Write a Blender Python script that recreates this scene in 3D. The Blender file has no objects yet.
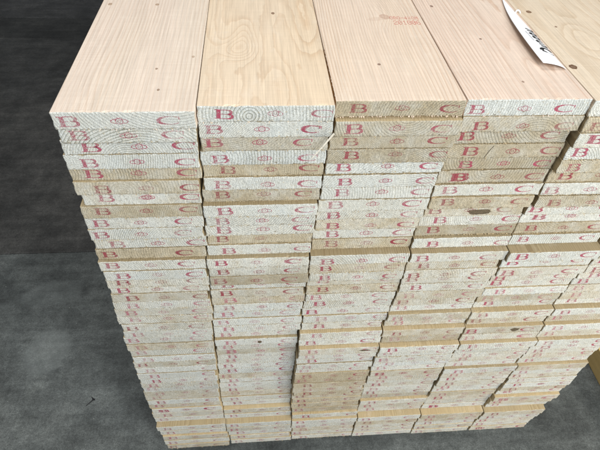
import bpy, bmesh, math, random
from mathutils import Vector, Matrix

random.seed(11)
scene = bpy.context.scene
C = scene.collection
T = 0.029778                 # layer pitch
NL = 44                      # layers
NC = 6                       # columns
Z0 = 0.09                    # underside of the lowest layer (bearers below)
TOP = Z0 + NL * T            # top of the stack above the floor

# ------------------------------------------------------------------ camera
cam_d = bpy.data.cameras.new('camera')
cam = bpy.data.objects.new('camera', cam_d)
C.objects.link(cam)
r = Vector((0.99652, -0.07316, 0.03981)); f = Vector((0.07934, 0.68822, -0.72115))
f.normalize(); r = (r - f * r.dot(f)).normalized(); u = r.cross(f)
M = Matrix((r, u, -f)).transposed().to_4x4()
M.translation = Vector((0.28819, -0.62146, 0.40093 + TOP))
cam.matrix_world = M
cam_d.sensor_width = 36.0
cam_d.lens = 36.0 * 496.08 / 600.0
cam_d.clip_start = 0.02
cam_d.clip_end = 200
scene.camera = cam

# ------------------------------------------------------------------ light
world = bpy.data.worlds.new('World'); scene.world = world
world.use_nodes = True
bg = world.node_tree.nodes['Background']
bg.inputs['Color'].default_value = (0.92, 0.97, 1.0, 1)
bg.inputs['Strength'].default_value = 0.17

def area(name, loc, target, size, size_y, energy, col):
    d = bpy.data.lights.new(name, 'AREA')
    d.shape = 'RECTANGLE'; d.size = size; d.size_y = size_y
    d.energy = energy; d.color = col
    o = bpy.data.objects.new(name, d); C.objects.link(o)
    o.location = loc
    o.rotation_euler = (Vector(target) - Vector(loc)).to_track_quat('-Z', 'Y').to_euler()
    return o
area('gate_daylight', (1.15, -2.7, 3.1), (0.6, 0.1, 0.9), 2.6, 1.6, 150, (0.955, 0.99, 1.0))
area('side_gate_daylight', (2.7, -1.3, 1.15), (1.1, 0.0, 0.45), 0.9, 0.9, 42, (1.0, 0.93, 0.80))
area('hall_lamp', (0.2, 0.5, 4.3), (0.2, 0.4, 0.0), 1.6, 1.6, 52, (1.0, 0.965, 0.915))

vs = scene.view_settings
vs.view_transform = 'Standard'; vs.look = 'None'; vs.gamma = 1.0; vs.exposure = 0.05
vs.use_curve_mapping = False
scene.render.engine = 'CYCLES'

# ------------------------------------------------------------------ node helpers
class NG:
    def __init__(self, name):
        self.m = bpy.data.materials.new(name); self.m.use_nodes = True
        self.t = self.m.node_tree; self.n = self.t.nodes; self.l = self.t.links
        self.bsdf = self.n['Principled BSDF']; self.out = self.n['Material Output']
    def put(self, sock, v):
        if hasattr(v, 'is_output'):
            self.l.new(v, sock)
        else:
            if hasattr(sock.default_value, '__len__') and hasattr(v, '__len__') and len(v) == 3 and len(sock.default_value) == 4:
                v = (*v, 1)
            sock.default_value = v
    def math(self, op, a, b=None, c=None, clamp=False):
        n = self.n.new('ShaderNodeMath'); n.operation = op; n.use_clamp = clamp
        self.put(n.inputs[0], a)
        if b is not None: self.put(n.inputs[1], b)
        if c is not None: self.put(n.inputs[2], c)
        return n.outputs[0]
    def vmath(self, op, a, b):
        n = self.n.new('ShaderNodeVectorMath'); n.operation = op
        self.put(n.inputs[0], a); self.put(n.inputs[1], b)
        return n.outputs[0]
    def noise(self, vec, scale=1, detail=2, rough=0.5, lac=2.0, out=0):
        n = self.n.new('ShaderNodeTexNoise'); n.noise_dimensions = '3D'
        self.put(n.inputs['Vector'], vec)
        n.inputs['Scale'].default_value = scale; n.inputs['Detail'].default_value = detail
        n.inputs['Roughness'].default_value = rough
        return n.outputs[out]
    def voro(self, vec, scale):
        n = self.n.new('ShaderNodeTexVoronoi'); self.put(n.inputs['Vector'], vec)
        n.inputs['Scale'].default_value = scale
        return n.outputs['Distance']
    def ramp(self, fac, stops, interp='LINEAR'):
        n = self.n.new('ShaderNodeValToRGB'); n.color_ramp.interpolation = interp
        e = n.color_ramp.elements
        while len(e) < len(stops): e.new(0.5)
        for i, (p, c) in enumerate(stops):
            e[i].position = p
            e[i].color = (c, c, c, 1) if not hasattr(c, '__len__') else (*c, 1)
        self.put(n.inputs[0], fac)
        return n.outputs[0]
    def mix(self, fac, a, b, mode='MIX'):
        n = self.n.new('ShaderNodeMix'); n.data_type = 'RGBA'; n.blend_type = mode
        self.put(n.inputs[0], fac); self.put(n.inputs[6], a); self.put(n.inputs[7], b)
        return n.outputs[2]
    def remap(self, v, a, b, c, d):
        n = self.n.new('ShaderNodeMapRange'); n.clamp = True
        self.put(n.inputs[0], v)
        for i, x in enumerate((a, b, c, d)): n.inputs[i + 1].default_value = x
        return n.outputs[0]
    def bump(self, h, strength, dist):
        n = self.n.new('ShaderNodeBump'); n.inputs['Strength'].default_value = strength
        n.inputs['Distance'].default_value = dist
        self.put(n.inputs['Height'], h)
        self.l.new(n.outputs[0], self.bsdf.inputs['Normal'])
    def finish(self, col, rough, spec=0.3):
        self.put(self.bsdf.inputs['Base Color'], col)
        self.put(self.bsdf.inputs['Roughness'], rough)
        self.bsdf.inputs['Specular IOR Level'].default_value = spec
        return self.m

def wood(name, end=False, base=(0.66, 0.47, 0.285), late=(0.50, 0.30, 0.155), contrast=0.6, spacing=0.0042,
         bumps=(), knots=(), pith=None, warp=0.022, tint=None, wavy=False):
    """3D pine: growth rings round a pith axis that runs along the board (local Y)."""
    g = NG(name)
    tc = g.n.new('ShaderNodeTexCoord').outputs['Object']
    oi = g.n.new('ShaderNodeObjectInfo')
    colr, alpha, rnd = oi.outputs['Color'], oi.outputs['Alpha'], oi.outputs['Random']
    sc = g.n.new('ShaderNodeSeparateColor'); g.l.new(colr, sc.inputs[0])
    tone, bright, pxc = sc.outputs[0], sc.outputs[1], sc.outputs[2]
    seed = g.n.new('ShaderNodeCombineXYZ')
    g.put(seed.inputs[0], g.math('MULTIPLY', rnd, 37.0)); g.put(seed.inputs[1], g.math('MULTIPLY', rnd, 91.0)); g.put(seed.inputs[2], g.math('MULTIPLY', rnd, 53.0))
    seed = seed.outputs[0]
    sp = g.n.new('ShaderNodeSeparateXYZ'); g.l.new(tc, sp.inputs[0])
    x, y, z = sp.outputs
    def co(sx, sy, sz):
        return g.vmath('ADD', g.vmath('MULTIPLY', tc, (sx, sy, sz)), seed)
    if pith:
        px, pz = pith
    else:
        px = g.math('MULTIPLY', g.math('SUBTRACT', pxc, 0.5), 0.26)
        pz = g.math('SUBTRACT', g.math('MULTIPLY', alpha, 0.19), 0.08)
    dx = g.math('SUBTRACT', x, px); dz = g.math('SUBTRACT', z, pz)
    rr = g.math('SQRT', g.math('ADD', g.math('MULTIPLY', dx, dx), g.math('MULTIPLY', dz, dz)))
    w1 = g.noise(co(7, 1.3, 7), 1, 2)
    rr = g.math('ADD', rr, g.math('MULTIPLY', g.math('SUBTRACT', w1, 0.5), warp))
    w3 = g.noise(co(26, 12, 26), 1, 3, 0.6)
    rr = g.math('ADD', rr, g.math('MULTIPLY', g.math('SUBTRACT', w3, 0.5), 0.0065 if wavy else 0.0016))
    w2 = g.noise(co(60, 7, 60), 1, 2)
    rr = g.math('ADD', rr, g.math('MULTIPLY', g.math('SUBTRACT', w2, 0.5), 0.0022))
    def ell(cx, cy, sx, sy, rot=0.0):
        ax = g.math('SUBTRACT', x, cx); ay = g.math('SUBTRACT', y, cy)
        c_, s_ = math.cos(rot), math.sin(rot)
        a2 = g.math('ADD', g.math('MULTIPLY', ax, c_ / sx), g.math('MULTIPLY', ay, s_ / sx))
        b2 = g.math('ADD', g.math('MULTIPLY', ax, -s_ / sy), g.math('MULTIPLY', ay, c_ / sy))
        return g.math('ADD', g.math('MULTIPLY', a2, a2), g.math('MULTIPLY', b2, b2))
    for (cx, cy, sx, sy, amp) in bumps:
        e_ = g.math('EXPONENT', g.math('MULTIPLY', ell(cx, cy, sx, sy), -1.0))
        rr = g.math('ADD', rr, g.math('MULTIPLY', e_, amp))
    # ring spacing drifts a little with the years
    fr = g.math('FRACT', g.math('ADD', g.math('DIVIDE', rr, g.math('MULTIPLY', spacing, g.math('ADD', 0.62, g.math('MULTIPLY', rnd, 0.5))) if end else spacing), g.math('MULTIPLY', w1, 0.7)))
    ring = g.ramp(fr, [(0.0, 0.0), (0.10, 0.03), (0.55, 0.22), (0.84, 0.85), (0.93, 1.0), (1.0, 0.0)])
    fade = g.remap(g.noise(co(16, 2.2, 16), 1, 2), 0.3, 0.7, 0.45, 1.15)
    ring = g.math('MULTIPLY', ring, fade)
    if not end:
        fib = g.noise(co(420, 9, 420), 1, 3, 0.65)
        col = g.mix(g.math('MULTIPLY', ring, contrast, clamp=True), base, late)
        big = g.noise(co(9, 1.6, 9), 1, 3)
        col = g.mix(g.remap(big, 0.35, 0.7, 0.0, 0.55), col, tint if tint else (0.70, 0.49, 0.34))
        k = g.math('ADD', 0.70, g.math('MULTIPLY', fib, 0.60))
        dust = g.noise(co(30, 22, 30), 1, 5, 0.75)
        col = g.mix(g.remap(dust, 0.55, 0.78, 0.0, 0.35), col, (0.78, 0.70, 0.60))
        col = g.mul(col, k)
        if name == 'pine_sawn_face': col = g.mul(col, g.math('MULTIPLY', oi.outputs['Object Index'], 0.01))
        # cross saw marks, faint
        saw = g.noise(co(14, 260, 14), 1, 2)
        col = g.mul(col, g.math('ADD', 0.95, g.math('MULTIPLY', saw, 0.10)))
        for (cx, cy, sx, sy, rot, depth, kc) in knots:
            e_ = g.math('SQRT', ell(cx, cy, sx, sy, rot))
            e_ = g.math('ADD', e_, g.math('MULTIPLY', g.math('SUBTRACT', g.noise(co(160, 120, 160), 1, 2), 0.5), 0.7))
            rim = g.ramp(e_, [(0.0, 0.95), (0.35, 0.8), (0.7, 1.0), (0.84, 0.9), (1.0, 0.0)])
            col = g.mix(g.math('MULTIPLY', rim, depth), col, kc)
        h = g.math('ADD', g.math('MULTIPLY', fib, 0.7), g.math('MULTIPLY', ring, 0.35))
        h = g.math('ADD', h, g.math('MULTIPLY', saw, 0.35))
        g.bump(h, 0.7, 0.0010)
        return g.finish(col, g.math('ADD', 0.58, g.math('MULTIPLY', fib, 0.2)), 0.25)
    # end grain
    blot = g.noise(co(34, 34, 34), 1, 4, 0.6)
    tf = g.math('ADD', tone, g.math('MULTIPLY', g.math('SUBTRACT', blot, 0.5), 0.75), clamp=True)
    col = g.ramp(tf, [(0.0, (0.675, 0.695, 0.675)), (0.30, (0.695, 0.685, 0.625)), (0.62, (0.545, 0.475, 0.35)), (1.0, (0.38, 0.30, 0.19))])
    dark = g.mix(tf, (0.27, 0.28, 0.225), (0.18, 0.14, 0.08))
    col = g.mix(g.math('MULTIPLY', ring, g.math('ADD', 0.34, g.math('MULTIPLY', g.math('FRACT', g.math('MULTIPLY', rnd, 7.3)), 0.58)), clamp=True), col, dark)
    spk = g.noise(co(750, 750, 750), 1, 2, 0.7)
    col = g.mul(col, g.remap(spk, 0.25, 0.72, 0.62, 1.26))
    # yellow torn fibre flecks and small dark tears
    fl = g.noise(co(230, 230, 300), 1, 3, 0.7)
    col = g.mix(g.remap(fl, 0.60, 0.72, 0.0, 0.55), col, (0.58, 0.45, 0.25))
    fl2 = g.noise(g.vmath('ADD', co(170, 170, 330), (9, 4, 2)), 1, 3, 0.7)
    edge = g.math('MULTIPLY', g.remap(z, 0.0005, 0.0065, 1.0, 0.0), 0.13)       # tear-out gathers where the saw leaves the board
    col = g.mix(g.remap(g.math('ADD', fl2, edge), 0.63, 0.71, 0.0, 0.75), col, (0.17, 0.13, 0.07))
    col = g.mix(g.remap(g.math('ADD', fl, edge), 0.66, 0.74, 0.0, 0.6), col, (0.55, 0.43, 0.24))
    col = g.mul(col, g.math('ADD', 0.72, g.math('MULTIPLY', bright, 0.45)))
    # radial sawing scratches
    h = g.math('ADD', spk, g.math('MULTIPLY', ring, 0.5))
    h = g.math('ADD', h, g.math('MULTIPLY', fl, 0.8))
    rough_ = g.noise(co(260, 260, 120), 1, 4, 0.7)
    h = g.math('ADD', h, g.math('MULTIPLY', rough_, 2.2))
    col = g.mul(col, g.remap(rough_, 0.3, 0.68, 0.84, 1.12))
    g.bump(h, 0.8, 0.0012)
    return g.finish(col, 0.82, 0.15)

def _mul(self, col, k):
    n = self.n.new('ShaderNodeVectorMath'); n.operation = 'SCALE'
    self.put(n.inputs[0], col); self.put(n.inputs['Scale'], k)
    return n.outputs[0]
NG.mul = _mul

def ink(name, c, cover):
    g = NG(name)
    tc = g.n.new('ShaderNodeTexCoord').outputs['Object']
    rnd = g.n.new('ShaderNodeObjectInfo').outputs['Random']
    s = g.n.new('ShaderNodeCombineXYZ')
    g.put(s.inputs[0], g.math('MULTIPLY', rnd, 40.0)); g.put(s.inputs[1], g.math('MULTIPLY', rnd, 77.0))
    v = g.vmath('ADD', g.vmath('MULTIPLY', tc, (1, 1, 1)), s.outputs[0])
    n1 = g.noise(v, 520, 3, 0.65); n2 = g.noise(v, 60, 2)
    a = g.math('ADD', g.remap(n1, 0.32, 0.62, 0.05, 1.0), g.math('MULTIPLY', g.math('SUBTRACT', n2, 0.45), 1.15))
    a = g.math('ADD', a, g.math('MULTIPLY', g.math('SUBTRACT', rnd, 0.45), 0.45))
    a = g.math('MULTIPLY', a, cover, clamp=True)
    g.put(g.bsdf.inputs['Alpha'], a)
    return g.finish(c, 0.7, 0.2)

def plain(name, c, rough=0.7, nscale=60, amt=0.25):
    g = NG(name)
    tc = g.n.new('ShaderNodeTexCoord').outputs['Object']
    n = g.noise(tc, nscale, 3, 0.6)
    col = g.mix(0.0, c, c)
    return g.finish(g.mul(col, g.remap(n, 0.25, 0.75, 1 - amt, 1 + amt)), rough, 0.2)

def concrete():
    g = NG('worn_concrete')
    geo = g.n.new('ShaderNodeNewGeometry').outputs['Position']
    oi = g.n.new('ShaderNodeObjectInfo').outputs['Color']
    big = g.noise(geo, 1.7, 5, 0.6); mid = g.noise(geo, 7.5, 6, 0.68); fine = g.noise(geo, 150, 4, 0.75)
    streak = g.noise(g.vmath('MULTIPLY', geo, (2.0, 26.0, 1)), 1, 4, 0.65)
    v = g.math('ADD', g.math('MULTIPLY', big, 0.5), g.math('MULTIPLY', mid, 0.5))
    col = g.ramp(v, [(0.34, (0.045, 0.047, 0.047)), (0.45, (0.088, 0.092, 0.091)), (0.55, (0.138, 0.143, 0.140)), (0.68, (0.230, 0.235, 0.226))])
    col = g.mul(col, g.remap(fine, 0.25, 0.75, 0.62, 1.38))
    col = g.mul(col, g.remap(streak, 0.3, 0.7, 0.80, 1.2))
    cloud = g.noise(g.vmath('ADD', geo, (5, 2, 1)), 22, 5, 0.7)
    col = g.mul(col, g.remap(cloud, 0.3, 0.7, 0.70, 1.02))
    grit = g.noise(geo, 330, 2, 0.6)
    col = g.mul(col, g.remap(grit, 0.3, 0.7, 0.70, 1.32))
    g2 = g.noise(geo, 70, 5, 0.8)
    col = g.mul(col, g.remap(g2, 0.3, 0.7, 0.72, 1.30))
    # dried pale puddle marks
    sp = g.n.new('ShaderNodeSeparateXYZ'); g.l.new(geo, sp.inputs[0])
    def disc(cx, cy, rx, ry, k, ns=9):
        a = g.math('DIVIDE', g.math('SUBTRACT', sp.outputs[0], cx), rx); b = g.math('DIVIDE', g.math('SUBTRACT', sp.outputs[1], cy), ry)
        d = g.math('SQRT', g.math('ADD', g.math('MULTIPLY', a, a), g.math('MULTIPLY', b, b)))
        d = g.math('ADD', d, g.math('MULTIPLY', g.math('SUBTRACT', g.noise(geo, ns, 4, 0.6), 0.5), k))
        return g.remap(d, 0.8, 1.05, 1.0, 0.0)
    col = g.mix(g.math('MULTIPLY', disc(-0.565, 0.44, 0.095, 0.105, 1.0), 0.26), col, (0.27, 0.28, 0.275))
    col = g.mix(g.math('MULTIPLY', disc(-0.62, 0.72, 0.14, 0.07, 1.2), 0.15), col, (0.24, 0.25, 0.245))
    # pale dust scratches and small dark specks
    vor = g.voro(geo, 10.5)
    col = g.mix(g.remap(vor, 0.030, 0.052, 0.85, 0.0), col, (0.022, 0.022, 0.022))
    vor2 = g.voro(g.vmath('ADD', geo, (3.3, 1.7, 0)), 17)
    col = g.mix(g.remap(vor2, 0.020, 0.034, 0.75, 0.0), col, (0.34, 0.34, 0.32))
    sc1 = g.noise(g.vmath('MULTIPLY', geo, (210.0, 11.0, 1)), 1, 2, 0.5)
    sc2 = g.noise(g.vmath('MULTIPLY', geo, (9.0, 160.0, 1)), 1, 2, 0.5)
    scr = g.math('MAXIMUM', g.remap(sc1, 0.70, 0.76, 0, 1), g.remap(sc2, 0.69, 0.76, 0, 1))
    col = g.mix(g.math('MULTIPLY', scr, 0.28), col, (0.23, 0.23, 0.22))
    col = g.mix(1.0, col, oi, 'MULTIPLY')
    g.bump(g.math('ADD', fine, g.math('MULTIPLY', mid, 2.0)), 0.35, 0.002)
    return g.finish(col, g.remap(mid, 0.3, 0.7, 0.5, 0.75), 0.35)

# ------------------------------------------------------------------ object helpers
def mesh_obj(name, verts, faces, mats, parent=None, mi=None):
    me = bpy.data.meshes.new(name)
    me.from_pydata(verts, [], faces); 
    for m in (mats if isinstance(mats, (list, tuple)) else [mats]): me.materials.append(m)
    if mi: me.polygons.foreach_set('material_index', mi)
    me.update()
    o = bpy.data.objects.new(name, me); C.objects.link(o)
    if parent: o.parent = parent
    return o

def tag(o, label, cat, group=None):
    o['label'] = label; o['category'] = cat
    if group: o['group'] = group
    return o

def box_data(x0, x1, y0, y1, z0, z1, b=0.0):
    bm = bmesh.new()
    bmesh.ops.create_cube(bm, size=1)
    for v in bm.verts:
        v.co = Vector(((x0 + x1) / 2 + v.co.x * (x1 - x0), (y0 + y1) / 2 + v.co.y * (y1 - y0), (z0 + z1) / 2 + v.co.z * (z1 - z0)))
    if b: bmesh.ops.bevel(bm, geom=bm.edges[:], offset=b, segments=2, affect='EDGES', profile=0.6)
    bm.verts.index_update()
    V = [tuple(v.co) for v in bm.verts]; F = [tuple(v.index for v in p.verts) for p in bm.faces]
    bm.free()
    return V, F

# ------------------------------------------------------------------ materials
M_face = wood('pine_sawn_face', base=(0.50, 0.40, 0.245), late=(0.30, 0.21, 0.105), contrast=0.75, tint=(0.45, 0.34, 0.19))
M_end = wood('pine_end_grain', end=True, spacing=0.0044, warp=0.012)
M_ink = ink('red_stamp_ink', (0.39, 0.065, 0.115), 0.76)
M_ink_dark = ink('dark_red_stamp_ink', (0.32, 0.06, 0.08), 0.74)
M_print = ink('faint_red_print', (0.66, 0.16, 0.13), 0.85)
M_splinter = plain('pale_splinter', (0.52, 0.48, 0.41), 0.7, 300, 0.2)
M_bark = plain('brown_bark', (0.20, 0.10, 0.035), 0.8, 220, 0.5)
M_knot = plain('dark_knot', (0.11, 0.085, 0.055), 0.7, 260, 0.6)
M_paper = plain('white_paper', (0.86, 0.865, 0.89), 0.55, 30, 0.03)
M_black = plain('black_print', (0.02, 0.02, 0.022), 0.5, 200, 0.2)
M_greyprint = plain('grey_print', (0.42, 0.43, 0.46), 0.6, 200, 0.2)
M_floor = concrete()
M_beam = wood('yellow_beam_wood', base=(0.62, 0.48, 0.22), late=(0.42, 0.29, 0.11), contrast=0.7, spacing=0.006, tint=(0.58, 0.45, 0.22), pith=(0.03, -0.05))

# ------------------------------------------------------------------ floor
V, F = box_data(-30, 30, -30, 30, -0.30, -0.012)
ground = mesh_obj('ground', V, F, M_floor); ground['kind'] = 'structure'; ground.color = (0.5, 0.5, 0.5, 1)
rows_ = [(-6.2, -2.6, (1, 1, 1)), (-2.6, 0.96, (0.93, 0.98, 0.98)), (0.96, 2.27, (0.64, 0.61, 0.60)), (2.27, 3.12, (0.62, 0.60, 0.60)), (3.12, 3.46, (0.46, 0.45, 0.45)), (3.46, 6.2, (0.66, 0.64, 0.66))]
for (y0, y1, c) in rows_:
    for (x0, x1) in ((-7.4, -2.9), (-2.9, 2.45), (2.45, 7.4)):
        gp = 0.0014
        V, F = box_data(x0 + gp, x1 - gp, y0 + gp, y1 - gp, -0.0119, 0.0, 0.002)
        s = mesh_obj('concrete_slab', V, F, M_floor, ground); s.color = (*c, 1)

# ------------------------------------------------------------------ stamps (flat ink print laid on the board ends)
def ribbon(pts, wid):
    V = []; F = []
    n = len(pts)
    for i, (x, z) in enumerate(pts):
        a = pts[max(0, i - 1)]; b = pts[min(n - 1, i + 1)]
        tx, tz = b[0] - a[0], b[1] - a[1]; l = math.hypot(tx, tz) or 1
        nx, nz = -tz / l, tx / l; w = wid[i] / 2
        V += [(x + nx * w, z + nz * w), (x - nx * w, z - nz * w)]
    for i in range(n - 1): F.append((2 * i, 2 * i + 1, 2 * i + 3, 2 * i + 2))
    return V, F
def rect(x0, x1, z0, z1): return [(x0, z0), (x1, z0), (x1, z1), (x0, z1)], [(0, 1, 2, 3)]
def glyph(parts, cx, cz, name, mat):
    V = []; F = []
    for v, f_ in parts:
        o = len(V); V += [((x - cx) / 1000, 0.0, (z - cz) / 1000) for x, z in v]; F += [tuple(i + o for i in q) for q in f_]
    me = bpy.data.meshes.new(name); me.from_pydata(V, [], F); me.materials.append(mat); me.update()
    return me
def arc(cx, cz, rx, rz, a0, a1, n, wf):
    P = []; W = []
    for i in range(n + 1):
        a = math.radians(a0 + (a1 - a0) * i / n); P.append((cx + rx * math.cos(a), cz + rz * math.sin(a))); W.append(wf(a))
    return ribbon(P, W)
def glyphs(mat, sfx):
    B = [rect(3.2, 9.2, 0, 18), rect(0, 3.2, 16.6, 18), rect(0, 3.2, 0, 1.4), rect(9.2, 18, 16.7, 18), rect(9.2, 18.5, 0, 1.3), rect(9.2, 18, 8.7, 9.9),
         arc(18, 13.3, 6.2, 4.0, 90, -90, 12, lambda a: 1.3 + 3.0 * max(0, math.cos(a))),
         arc(18.5, 4.95, 7.4, 4.3, 90, -90, 12, lambda a: 1.3 + 3.4 * max(0, math.cos(a)))]
    Cg = [arc(18, 9, 15.5, 8.1, 42, 318, 26, lambda a: 1.3 + 4.4 * max(0, -math.cos(a)) ** 1.6), rect(29.6, 31.2, 10.2, 17.2)]
    E = [arc(15, 9, 6.4, 6.6, 0, 360, 24, lambda a: 1.7),
         arc(7.6, 8.6, 7.2, 4.6, 62, 298, 16, lambda a: 1.5), arc(22.4, 8.6, 7.2, 4.6, 118, -118, 16, lambda a: 1.5),
         arc(15, 9, 2.6, 2.6, 0, 360, 12, lambda a: 0.9)]
    for a in (48, 74, 106, 132):
        t_ = math.radians(a); E.append(ribbon([(15 + 7.6 * math.cos(t_), 9 + 7.9 * math.sin(t_)), (15 + 9.4 * math.cos(t_), 9 + 10 * math.sin(t_))], [1.5, 0.8]))
    return (glyph(B, 13, 9, 'letter_b' + sfx, mat), glyph(E, 15, 9, 'emblem' + sfx, mat), glyph(Cg, 17.5, 9, 'letter_c' + sfx, mat))
M_ink_faded = ink('faded_pink_stamp_ink', (0.50, 0.14, 0.20), 0.58)
G_light = glyphs(M_ink, ''); G_faded = glyphs(M_ink_faded, '_faded'); G_dark = glyphs(M_ink_dark, '_dark')

# ------------------------------------------------------------------ the stack: measured end positions
n_ = None
YS = [
 [-12,-5,5,7,15,11,18,16,19,17,24,23,16,15,20,26,24,26,28,26,27,25,28,27,28,24,28,28,26,29,31,33,35,36,34,38,33,35,32,17,15,9,6,3],
 [1,6,9,13,20,15,22,12,19,21,27,23,15,17,17,28,27,31,30,33,28,30,37,30,35,n_,41,45,46,45,48,49,47,50,50,46,47,34,33,14,13,15,10,8],
 [12,5,11,12,21,17,21,19,27,29,34,29,14,18,18,30,28,29,32,33,27,30,20,20,9,14,18,15,22,16,21,n_,21,n_,31,30,n_,26,n_,12,n_,n_,15,9],
 [14,14,22,21,26,23,19,18,29,33,34,27,13,18,16,25,25,26,28,34,24,31,18,19,5,11,11,14,18,14,n_,24,n_,29,n_,34,26,n_,30,10,n_,12,n_,8],
 [10,7,7,12,11,22,18,15,27,34,32,27,7,16,14,24,30,25,30,35,22,25,14,15,4,12,14,19,20,12,16,19,19,n_,29,27,n_,31,27,7,n_,10,n_,6],
 [12,6,9,14,12,22,19,16,26,33,31,27,8,15,15,23,29,26,29,34,21,24,14,15,4,11,15,18,21,11,n_,18,n_,15,n_,24,14,n_,22,4,n_,9,n_,5]]
for c in YS:
    for k in range(NL):
        if c[k] is None:
            a = k - 1; b = k + 1
            while b < NL and c[b] is None: b += 1
            c[k] = c[a] + (c[b] - c[a]) / (b - a) if b < NL else c[a]
for c in YS:
    for k in range(1, NL):
        st = c[k] - c[k - 1]
        if -6 <= st < 0: c[k] = c[k - 1] + st * 0.5
LEFT = [2,-3,-8,-11,-15,-16,-14,-20,-24,-24,-25,-27,-29,-26,-28,-30,-35,-36,-39,-42,-39,-40,-44,-45,-44,-44,-46,-47,-47,-48,-51,-51,-54,-54,-54,-57,-52,-55,-55,-49,-46,-39,-38,-33]
B1 = {0: 0, 3: -5, 6: -10, 9: -15, 12: -19, 16: -23, 20: -29, 24: -32, 28: -38, 33: -43, 36: -44, 39: -38, 43: -29}
B3 = {0: 6, 3: 4, 6: 1, 9: -2, 12: -8, 16: -8, 20: -11, 24: -18, 28: -20, 33: -20, 39: -20, 43: -23}
B6 = {0: 12, 6: 10, 12: 8, 22: 8, 28: 14, 32: 26, 35: 26, 38: 16, 39: 8, 43: -10}
def tab(d, k):
    ks = sorted(d)
    for a, b in zip(ks, ks[1:]):
        if a <= k <= b: return d[a] + (d[b] - d[a]) * (k - a) / (b - a)
JIT = [[random.uniform(-0.0022, 0.0022) for _ in range(NL)] for _ in range(NC + 1)]
def bound(i, k):
    b0, b1, b3, b6 = LEFT[k], tab(B1, k), tab(B3, k), tab(B6, k)
    v = [b0, b1, (b1 + b3) / 2, b3, b3 + (b6 - b3) / 3, b3 + (b6 - b3) * 2 / 3, b6][i]
    return 0.2 * i + v / 1000 + (JIT[i][k] if 0 < i < NC and k else 0.0)
# end tones seen in the photograph: W whitish, B bluish white, T tan, G greenish grey
TONE = ['BWWWTTWTWWWTWWTWTWTTTWWTWWTWWWWBTTWTWTWWWTWT',
        'BBGBTWGWWWTWWTGWTTWBWWWWWTWWWBTWWWTWWTWWTWTW',
        'GGGGBBWWWTWTWTWTTWWWWWWWTWWWWTTTTTTTTGWWWTWT',
        'BGGGGGWTTWGWWTTTWTTWTTTGWWWBWTTWTWTGWTWWTTTW',
        'WTWWTTWTWWGBWWTTWWTWTTTTWWWTWWTWTWWTTWWTTWTW',
        'WWTWTWWTTWWTTWTWWTTWWTWTWWWTWTWTWWTWTTWTWTWT']

TOPMAT = [
 wood('pine_top_pale_pink', base=(0.70, 0.60, 0.50), late=(0.52, 0.36, 0.24), contrast=0.46, spacing=0.0056, pith=(-0.16, -0.055), warp=0.03, tint=(0.71, 0.585, 0.51),
      bumps=((-0.06, 0.10, 0.03, 0.10, 0.008),),
      knots=((0.032, 0.120, 0.0022, 0.0030, 0, 0.8, (0.20, 0.11, 0.06)), (0.042, 0.058, 0.0022, 0.0030, 0, 0.8, (0.20, 0.11, 0.06)), (0.086, 0.159, 0.0025, 0.004, 0, 0.6, (0.3, 0.18, 0.1)),
             (0.003, 0.362, 0.004, 0.005, 0, 0.7, (0.28, 0.16, 0.08)), (-0.084, 0.362, 0.004, 0.006, 0, 0.7, (0.28, 0.16, 0.08)))),
 wood('pine_top_honey_swirl', base=(0.70, 0.565, 0.415), late=(0.49, 0.32, 0.185), contrast=0.56, spacing=0.0052, wavy=True, pith=(0.02, -0.34), warp=0.045, tint=(0.72, 0.60, 0.47),
      bumps=((-0.046, 0.172, 0.030, 0.034, 0.020), (-0.034, 0.215, 0.020, 0.060, 0.016), (0.020, 0.040, 0.030, 0.10, 0.014), (0.075, 0.30, 0.03, 0.2, 0.014)),
      knots=((0.020, 0.314, 0.0035, 0.005, 0, 0.9, (0.16, 0.08, 0.04)),)),
 wood('pine_top_cream', base=(0.715, 0.59, 0.475), late=(0.52, 0.345, 0.22), contrast=0.66, spacing=0.0046, pith=(0.15, -0.05), warp=0.032, tint=(0.72, 0.60, 0.51),
      bumps=((0.035, 0.30, 0.025, 0.05, 0.016),),
      knots=((0.030, 0.292, 0.010, 0.013, 0.4, 0.55, (0.42, 0.25, 0.18)), (0.012, 0.282, 0.020, 0.008, 0.2, 0.25, (0.50, 0.34, 0.25)), (-0.015, 0.110, 0.0028, 0.0034, 0, 0.9, (0.17, 0.09, 0.06)))),
 wood('pine_top_pink_straight', base=(0.715, 0.585, 0.485), late=(0.51, 0.325, 0.215), contrast=0.72, spacing=0.0044, pith=(0.05, -0.075), warp=0.032, tint=(0.725, 0.58, 0.495),
      bumps=((0.045, 0.03, 0.02, 0.16, 0.014),),
      knots=((-0.068, 0.340, 0.0036, 0.005, 0, 0.9, (0.18, 0.10, 0.07)), (-0.014, 0.200, 0.0026, 0.0035, 0, 0.9, (0.18, 0.10, 0.07)), (0.007, 0.052, 0.0022, 0.003, 0, 0.8, (0.2, 0.11, 0.07)))),
 wood('pine_top_tan', base=(0.69, 0.575, 0.44), late=(0.49, 0.345, 0.21), contrast=0.62, spacing=0.0065, wavy=True, pith=(-0.03, -0.30), warp=0.05, tint=(0.71, 0.605, 0.48),
      bumps=((-0.02, 0.20, 0.03, 0.07, 0.016),),
      knots=((-0.088, 0.104, 0.0075, 0.0080, 0, 1.0, (0.12, 0.055, 0.025)), (-0.077, 0.322, 0.0055, 0.007, 0, 0.95, (0.15, 0.07, 0.03)), (-0.050, 0.256, 0.0028, 0.0035, 0, 0.9, (0.18, 0.10, 0.06)))),
 wood('pine_top_cream_yellow', base=(0.72, 0.59, 0.43), late=(0.53, 0.38, 0.22), contrast=0.6, spacing=0.005, pith=(0.1, -0.08), warp=0.03, tint=(0.73, 0.57, 0.40))]

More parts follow.
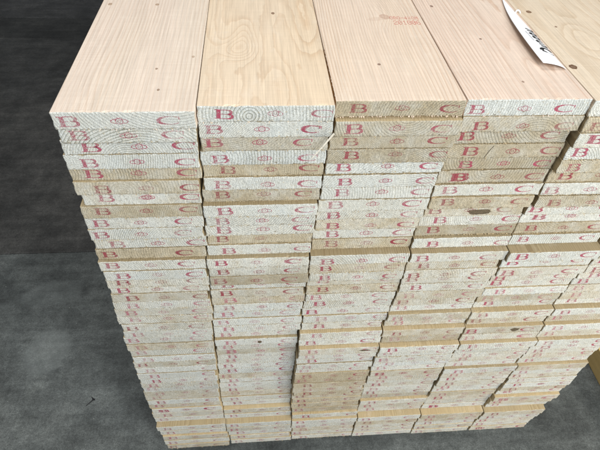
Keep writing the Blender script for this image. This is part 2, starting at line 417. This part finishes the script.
ORD = ['', 'first', 'second', 'third', 'fourth', 'fifth', 'sixth', 'seventh', 'eighth', 'ninth', 'tenth', 'eleventh', 'twelfth', 'thirteenth', 'fourteenth',
       'fifteenth', 'sixteenth', 'seventeenth', 'eighteenth', 'nineteenth', 'twentieth']
TENS = {20: 'twenty', 30: 'thirty', 40: 'forty'}
def ordinal(n):
    if n <= 20: return ORD[n]
    t_ = n // 10 * 10
    if n % 10 == 0: return {30: 'thirtieth', 40: 'fortieth'}[t_]
    return TENS[t_] + '-' + ORD[n % 10]
TW = {'W': 'whitish', 'B': 'bluish-white', 'T': 'tan', 'G': 'greenish-grey'}
TV = {'W': (0.20, 0.86), 'B': (0.03, 0.78), 'T': (0.66, 0.84), 'G': (0.52, 0.42)}
TOPLAB = ['pale pinkish pine board at the left edge of the top layer',
          'honey-coloured pine board with a grain swirl, second from left in the top layer',
          'cream pine board with red dot-matrix print, third from left in the top layer',
          'pink straight-grained pine board under the paper tag, fourth from left in top layer',
          'tan pine board with dark brown knots right of the paper tag, top layer',
          'cream pine board in the top layer at the far right corner of the photo']

rng = random.Random(5)
LENGTH = 3.0
def board_mesh(w, t, L, bow=0.0, ragged=1.0, nf=20):
    """sawn board: ragged front end, slightly broken arrises, hanging fibres"""
    nx, nz = 30, 5
    out = []
    c = 0.0009
    for i in range(nx): out.append((-w / 2 + c + (w - 2 * c) * i / (nx - 1), t, 0, 1))
    for i in range(nz): out.append((w / 2, t - c - (t - 2 * c) * i / (nz - 1), 1, 0))
    for i in range(nx): out.append((w / 2 - c - (w - 2 * c) * i / (nx - 1), 0, 0, -1))
    for i in range(nz): out.append((-w / 2, c + (t - 2 * c) * i / (nz - 1), -1, 0))
    n = len(out)
    V = []; F = []; MI = []
    ph = rng.uniform(0, 9)
    chips = [rng.random() < 0.08 for _ in range(n)]
    def ring(y, inset, yj, side_wave):
        o = len(V)
        for j, (x, z, ax, az) in enumerate(out):
            d = inset * (0.35 + rng.random())
            if chips[j] and inset > 0: d += rng.uniform(0.0004, 0.0014) * ragged
            sg = side_wave * 0.0006 * math.sin(j * 1.7 + ph + y * 5) * abs(ax)
            V.append((x - ax * (d + 0.00025) - sg, y + rng.uniform(0, yj), z - az * d + (bow * (1 - (2 * x / w) ** 10) if az < 0 else 0)))
        return o
    # inner flat face
    o0 = len(V)
    for (x, z, ax, az) in out:
        V.append((max(-w / 2 + 0.0018, min(w / 2 - 0.0018, x)), 0.0, max(0.0016 + (bow * (1 - (2 * x / w) ** 10) if az < 0 else 0), min(t - 0.0016, z))))
    o1 = ring(0.0002, 0.00022, 0.0012 * ragged, 1)
    o2 = ring(0.0050, 0.0, 0.0, 1)
    o3 = ring(0.30, 0.0, 0.0, 1)
    o4 = ring(L, 0.0, 0.0, 1)
    F.append(tuple(range(o0, o0 + n))); MI.append(1)
    for a, b, m in ((o0, o1, 1), (o1, o2, 0), (o2, o3, 0), (o3, o4, 0)):
        for j in range(n):
            k = (j + 1) % n
            F.append((a + j, b + j, b + k, a + k)); MI.append(m)
    F.append(tuple(reversed(range(o4, o4 + n)))); MI.append(1)
    # torn fibres hanging at the end
    for _ in range(int(rng.uniform(0.6, 1.4) * nf)):
        low = rng.random() < 0.85
        x = rng.uniform(-w / 2 + 0.003, w / 2 - 0.003)
        b = rng.uniform(0.0004, 0.0011); l = rng.uniform(0.001, 0.0036) if rng.random() < 0.9 else rng.uniform(0.003, 0.0050)
        sx = rng.uniform(-0.4, 0.4) * l
        o = len(V)
        if low:
            zb = 0.0006 + (bow * (1 - (2 * x / w) ** 10))
            V += [(x - b, 0.0006, zb), (x + b, 0.0006, zb), (x, 0.0016, zb), (x + sx, -rng.uniform(0.2, 0.9) * l, zb - 0.0006 - 0.55 * l)]
        else:
            V += [(x - b, 0.0006, t - 0.0006), (x + b, 0.0006, t - 0.0006), (x, 0.0018, t - 0.0004), (x + sx, -0.6 * l, t + 0.25 * l)]
        F += [(o, o + 1, o + 3), (o + 1, o + 2, o + 3), (o + 2, o, o + 3)]; MI += [0, 0, 0]
    return V, F, MI

BOARDS = {}
for i in range(NC):
    th = [rng.uniform(0.955, 1.0) for _ in range(NL)]
    ztop = TOP
    for k in range(NL):
        xl = bound(i, k); xr = bound(i + 1, k)
        wide = rng.random() < 0.22
        xl += rng.uniform(0.0003, 0.0014) if i else rng.uniform(-0.002, 0.002)
        xr -= rng.uniform(0.0003, 0.0014) + (rng.uniform(0.0015, 0.005) if wide and k else 0)
        w = xr - xl
        t = T - (rng.uniform(0.0001, 0.0007) if k else 0.00012)
        bow = 0.0
        if rng.random() < 0.16: bow = rng.uniform(0.0006, 0.0016)
        if (i, k) in ((1, 0), (1, 2), (3, 4), (0, 2), (3, 6)): bow = 0.0022
        if (i, k) == (2, 0): bow = 0.0026
        z = TOP - (k + 1) * T
        ledge = (YS[i][k] - YS[i][k + 1]) if k < NL - 1 else 0
        V, F, MI = board_mesh(w, t, LENGTH + rng.uniform(-0.03, 0.03), bow, 1.0, 90 if ledge > 2 else (45 if rng.random() < 0.3 else 14))
        face = TOPMAT[i] if k == 0 else M_face
        o = mesh_obj('pine_board', V, F, [face, M_end], None, MI)
        o.location = ((xl + xr) / 2, YS[i][k] / 1000 + rng.uniform(-0.0008, 0.0008), z)
        o.rotation_euler.z = rng.uniform(-0.0012, 0.0012) if k else 0
        tc = TONE[i][k]; tv, br = TV[tc]
        if tc == 'T': tv = 0.56 if k < 12 else (0.62 if (i == 2 and 28 < k < 37) else 0.42)
        pz_ = rng.random() if rng.random() < 0.7 else rng.uniform(0.42, 0.6)
        o.color = (min(1, max(0, tv + rng.uniform(-0.09, 0.12))), br * rng.uniform(0.90, 1.06) * 0.62, rng.random(), pz_)
        if (i, k) == (2, 1): o.color = (0.5, 0.30, 0.55, 0.66)
        if (i, k) == (0, 2): o.color = (0.10, 0.52, 0.48, 0.34)
        if (i, k) == (3, 1): o.color = (0.5, 0.28, 0.62, 0.30)
        o.pass_index = 74 if k == 12 else (int(rng.uniform(62, 98)) if k < 34 else int(rng.uniform(84, 112)))
        if (i, k) in ((2, 22), (3, 22), (3, 24), (2, 24)): o.pass_index = 100
        if k == 0: lab = TOPLAB[i]
        else:
            colw = ['leftmost column', 'second column from the left', 'third column from the left', 'fourth column from the left', 'fifth column from the left', 'rightmost column'][i]
            lay = 'bottom layer' if k == NL - 1 else ordinal(k + 1) + ' layer from the top'
            lab = 'pine board with %s end, %s, %s' % (TW[tc], colw, lay)
        tag(o, lab, 'board', 'pine boards stacked in one pack')
        BOARDS[i, k] = o
        # red stamps
        sm = rng.random() < 0.035
        G = G_dark if (tc in 'GT' and rng.random() < 0.75) else G_light
        if k > 15 and rng.random() < 0.62: G = G_faded
        sx0 = rng.uniform(-0.011, 0.011); sz0 = rng.uniform(-0.003, 0.0035); rot = rng.uniform(-0.05, 0.05); ss = rng.uniform(0.92, 1.06)
        for gi, (nm, fx) in enumerate((('letter_stamp', -0.35), ('emblem_stamp', 0.01), ('letter_stamp', 0.365))):
            cnt = 2 if (sm or rng.random() < 0.02) else 1
            if gi and k and rng.random() < 0.02: continue
            for q in range(cnt):
                s = bpy.data.objects.new(nm, G[gi]); C.objects.link(s); s.parent = o
                s.location = (fx * w + sx0 + rng.uniform(-0.003, 0.003), -0.00022 - 0.00012 * q, t * 0.5 + sz0 + rng.uniform(-0.001, 0.001))
                if q: s.location.x += rng.choice((-1, 1)) * rng.uniform(0.003, 0.006)
                s.rotation_euler.y = rot + rng.uniform(-0.02, 0.02)
                s.scale = (ss * (1.02, 0.80, 1.06)[gi] * rng.uniform(0.95, 1.05), 1, ss * (0.92, 0.72, 0.82)[gi] * rng.uniform(0.95, 1.05))

# ------------------------------------------------------------------ details on single boards
def sliver(parent, a, b, w0, w1, mat, name='splinter'):
    a = Vector(a); b = Vector(b); d = (b - a).normalized(); s = d.cross(Vector((0.2, 1, 0.1))).normalized(); q = d.cross(s)
    V = []; m = a.lerp(b, 0.5) + q * 0.0012
    for p, w in ((a, w0), (m, (w0 + w1) * 0.55), (b, w1)):
        V += [tuple(p + s * w), tuple(p + q * w * 0.5), tuple(p - s * w), tuple(p - q * w * 0.5)]
    F = [(0, 1, 2, 3), (8, 11, 10, 9)]
    for r_ in (0, 4):
        for j in range(4):
            k = (j + 1) % 4; F.append((r_ + j, r_ + 4 + j, r_ + 4 + k, r_ + k))
    inv = parent.matrix_basis.inverted()
    return mesh_obj(name, [tuple(inv @ Vector(v)) for v in V], F, mat, parent)
sliver(BOARDS[2, 1], (0.4050, 0.004, TOP - 0.052), (0.3690, -0.022, TOP - 0.080), 0.0018, 0.0006, M_splinter)
sliver(BOARDS[3, 24], (0.6215, 0.0005, TOP - 24 * T + 0.0025), (0.6370, -0.0035, TOP - 24 * T + 0.0012), 0.0012, 0.0003, M_splinter)
# bark-edged wane where the third top board meets the second
pb = BOARDS[2, 0]; wv = []; wf = []
hw = -(bound(3, 0) - bound(2, 0)) / 2
for j in range(40):
    y = -0.002 + j * 0.0042; k_ = math.exp(-j / 14)
    for (dx, dz) in ((0.0012 + 0.0008 * rng.random(), T - 0.0002 + 0.0006 * rng.random()), (-0.0002 - 0.0016 * k_ * rng.random(), T - 0.0035 - 0.002 * rng.random()), (0.0004 - 0.001 * k_ * rng.random(), T * 0.5 + 0.003 * rng.random()), (0.0016, T * 0.12)):
        wv.append((hw + dx, y, dz))
    if j:
        for q in range(3):
            a = (j - 1) * 4 + q; wf.append((a, a + 4, a + 5, a + 1))
mesh_obj('bark_edge', wv, wf, M_bark, pb)

def end_knot(i, k, x, zf, rx, rz):
    b = BOARDS[i, k]; V = [(x, -0.0005, T * zf)]; F = []
    for j in range(18):
        a = j / 18 * math.tau; q = rng.uniform(0.75, 1.1)
        V.append((x + rx * q * math.cos(a), 0.0 - 0.00016, T * zf + rz * q * math.sin(a)))
    for j in range(18): F.append((0, 1 + j, 1 + (j + 1) % 18))
    mesh_obj('end_knot', V, F, M_knot, b)
end_knot(3, 8, 0.012, 0.36, 0.026, 0.0075)
end_knot(1, 23, 0.008, 0.45, 0.006, 0.006)
end_knot(2, 24, 0.066, 0.5, 0.015, 0.004)
end_knot(4, 22, 0.030, 0.5, 0.012, 0.008)
# open end check (drying crack) on one board
b = BOARDS[3, 3]
V = [(-0.010, -0.0003, 0.002), (-0.0085, -0.0003, 0.002), (-0.004, -0.0003, T * 0.55), (-0.0055, -0.0003, T * 0.55), (0.0005, -0.0003, T - 0.003), (-0.0004, -0.0003, T - 0.003)]
mesh_obj('end_crack', [(a_ - 0.024, b_, c_) for a_, b_, c_ in V], [(0, 1, 2, 3), (3, 2, 4, 5)], M_knot, b)

# dot-matrix date print on the third top board
FONT = {'0': '01110 10001 10011 10101 11001 10001 01110', '1': '00100 01100 00100 00100 00100 00100 01110', '2': '01110 10001 00001 00110 01000 10000 11111',
        '6': '01110 10000 10000 11110 10001 10001 01110', '8': '01110 10001 10001 01110 10001 10001 01110', 'B': '11110 10001 10001 11110 10001 10001 11110',
        '4': '00010 00110 01010 10010 11111 00010 00010', '-': '00000 00000 00000 11111 00000 00000 00000', 'X': '10001 10001 01010 00100 01010 10001 10001',
        'O': '01110 10001 10001 10001 10001 10001 01110', 'M': '10001 11011 10101 10101 10001 10001 10001'}
V = []; F = []
def dots(s, x, y, pw, ph, adv):
    for ch in s:
        for r_, row in enumerate(FONT[ch].split()):
            for c_, b_ in enumerate(row):
                if b_ == '1':
                    cx = x + c_ * pw; cy = y + (6 - r_) * ph; o = len(V); a = pw * 0.42; d = ph * 0.46
                    V.extend([(cx - a, cy - d, 0), (cx + a, cy - d, 0), (cx + a, cy + d, 0), (cx - a, cy + d, 0)]); F.append((o, o + 1, o + 2, o + 3))
        x += adv
dots('201006', 0.0, 0.0, 0.00145, 0.0024, 0.0088)
dots('OBO-4XOM', -0.0035, 0.0215, 0.00112, 0.0019, 0.0070)
p = mesh_obj('date_print', V, F, M_print, BOARDS[2, 0])
p.location = (0.547 - BOARDS[2, 0].location.x, 0.272 - BOARDS[2, 0].location.y, T - 0.00012 + 0.0002)

# ------------------------------------------------------------------ paper tag caught in the joint of the top layer
tagroot = bpy.data.objects.new('paper_tag', None); C.objects.link(tagroot)
tagroot.location = (0.803, 0.103, TOP)
tagroot.rotation_euler.z = 0.012
tag(tagroot, 'white printed paper tag caught in the joint between two top boards', 'paper tag')
TL = 0.285
def tagpt(uu, vv, lift=0.0):
    """uu 0 front .. 1 back along the joint, vv 0 at the joint .. 1 at the free edge"""
    wid = 0.044 * (1 - max(0, (uu - 0.03)) ** 1.9 * 0.97) 
    x = -wid * vv
    y = TL * uu + 0.004 * vv * (1 - uu) - 0.002 * vv
    z = 0.0012 + 0.017 * (vv ** 0.8) * (1 - 0.75 * uu) * (1 - 0.35 * vv) + 0.002 * math.sin(uu * 5) * vv
    return Vector((x, y, z + lift))
NU, NV = 60, 20
V = [tuple(tagpt(a / NU, b / NV)) for a in range(NU + 1) for b in range(NV + 1)]
F = [(a * (NV + 1) + b, (a + 1) * (NV + 1) + b, (a + 1) * (NV + 1) + b + 1, a * (NV + 1) + b + 1) for a in range(NU) for b in range(NV)]
sh = mesh_obj('paper_sheet', V, F, M_paper, tagroot)
for p_ in sh.data.polygons: p_.use_smooth = True
md = sh.modifiers.new('thickness', 'SOLIDIFY'); md.thickness = 0.0003; md.offset = 1
# printed name: strokes follow the paper; letters are cut by the joint
def stroke(parts, mat, name, zs=1.0):
    V = []; F = []
    for pts, wid in parts:
        v, f_ = ribbon(pts, [wid * 1.35] * len(pts)); o = len(V)
        # ribbon space: x = mm along the joint, z = mm away from the joint
        for (a, c_) in v:
            uu = a / 1000 / TL; wd = 0.044 * (1 - max(0, (uu - 0.03)) ** 1.9 * 0.97)
            V.append(tuple(tagpt(uu, max(0.0, c_ * zs / 1000 / wd), 0.0009)))
        F += [tuple(i_ + o for i_ in q) for q in f_]
    return mesh_obj(name, V, F, mat, tagroot)
L_ = []
x = 58
def seg(*p, w=2.0): L_.append((list(p), w))
# D u n a o u in slanted bold strokes, tops pointing away from the joint
def earc(cx, cz, rx, rz, a0, a1, n=10, w=2.0): L_.append(([(cx + rx * math.cos(math.radians(a0 + (a1 - a0) * j / n)), cz + rz * math.sin(math.radians(a0 + (a1 - a0) * j / n))) for j in range(n + 1)], w))
seg((44, 0.5), (49, 12), w=3.4); earc(50, 6, 11, 6, 85, -75, w=3.0)
x = 68
for ch in 'unaou':
    sl = 2.2
    if ch == 'u': seg((x + sl, 8), (x + 1, 3), w=2.6); earc(x + 4.5, 3, 3.6, 2.8, 180, 350, 8, 2.0); seg((x + 8 + sl, 8), (x + 8, 0.6), w=2.6)
    if ch == 'n': seg((x + sl, 8), (x, 0.6), w=2.6); earc(x + 5, 5, 3.8, 2.8, 170, 10, 8, 2.0); seg((x + 9, 5), (x + 8, 0.6), w=2.6)
    if ch == 'a': earc(x + 4.5, 4, 4, 3.6, 20, 340, 12, 2.0); seg((x + 9 + 1, 8), (x + 9, 0.6), w=2.6)
    if ch == 'o': earc(x + 4.5, 4, 4.2, 3.6, 0, 360, 14, 2.2)
    x += 15.5
stroke(L_, M_black, 'name_print', 1.9)
SM = []
x = 88
for j in range(9):
    SM.append(([(x, 20.5), (x + 0.8, 23.2)], 0.8)); SM.append(([(x + 1.6, 20.4), (x + 2.8, 23.2)], 0.7)); x += 4.2
stroke(SM, M_greyprint, 'small_print')
# staple / white tie at the back of the tag
V, F = [], []
for j in range(13):
    a = j / 12 * math.pi
    for q in range(6):
        b_ = q / 6 * math.tau
        rr_ = 0.005 + 0.0016 * math.cos(b_); V.append((0.006 + rr_ * math.cos(a) * 0.9, 0.222 + 0.0016 * math.sin(b_) + 0.004 * math.sin(a), 0.0004 + rr_ * math.sin(a) * 0.8))
for j in range(12):
    for q in range(6): F.append((j * 6 + q, j * 6 + (q + 1) % 6, (j + 1) * 6 + (q + 1) % 6, (j + 1) * 6 + q))
mesh_obj('tie', V, F, M_paper, tagroot)

# ------------------------------------------------------------------ bearers and the beam on the floor
for j, y in enumerate((0.35, 1.5, 2.65)):
    V, F = box_data(-0.57, 0.57, -0.045, 0.045, 0.0, Z0 - 0.0002, 0.003)
    V = [(a[1], a[0], a[2]) for a in V]; F = [tuple(reversed(q)) for q in F]
    o = mesh_obj('bearer', V, F, M_face); o.location = (0.60, y, 0.0002); o.rotation_euler.z = math.pi / 2
    tag(o, 'squared wooden bearer under the %s of the board stack' % ['front', 'middle', 'back'][j], 'bearer', 'bearers under the stack'); o.color = (0.5, 0.6, 0.4, 0.3); o.pass_index = 90
V, F = box_data(0, 0.11, -0.6, 2.4, 0.0, 0.10, 0.003)
o = mesh_obj('wooden_beam', V, F, M_beam); o.location = (1.604, 0, 0.0003)
tag(o, 'yellow-brown squared timber beam lying on the floor right of the stack', 'beam'); o.color = (0.5, 0.6, 0.4, 0.3)

# dark scrap on the floor left of the stack
V = []; F = []
pts = [(0.012, 0.004), (0.016, -0.004), (0.010, -0.009), (0.002, -0.007), (-0.010, -0.020), (-0.036, -0.046), (-0.038, -0.044), (-0.012, -0.015), (-0.004, 0.000), (-0.008, 0.008), (-0.016, 0.020), (-0.012, 0.021), (0.000, 0.009)]
n = len(pts)
V = [(a, b_, 0.0) for a, b_ in pts] + [(a * 0.92, b_ * 0.92, 0.0022) for a, b_ in pts]
F = [tuple(range(n, 2 * n))[::-1]] + [(j, j + n, (j + 1) % n + n, (j + 1) % n) for j in range(n)]
o = mesh_obj('rubber_scrap', V, F, M_black); o.location = (-0.346, 0.232, 0.0003); o.scale = (0.55, 0.55, 0.4)
tag(o, 'small black scrap with a thin tail on the concrete floor', 'scrap')
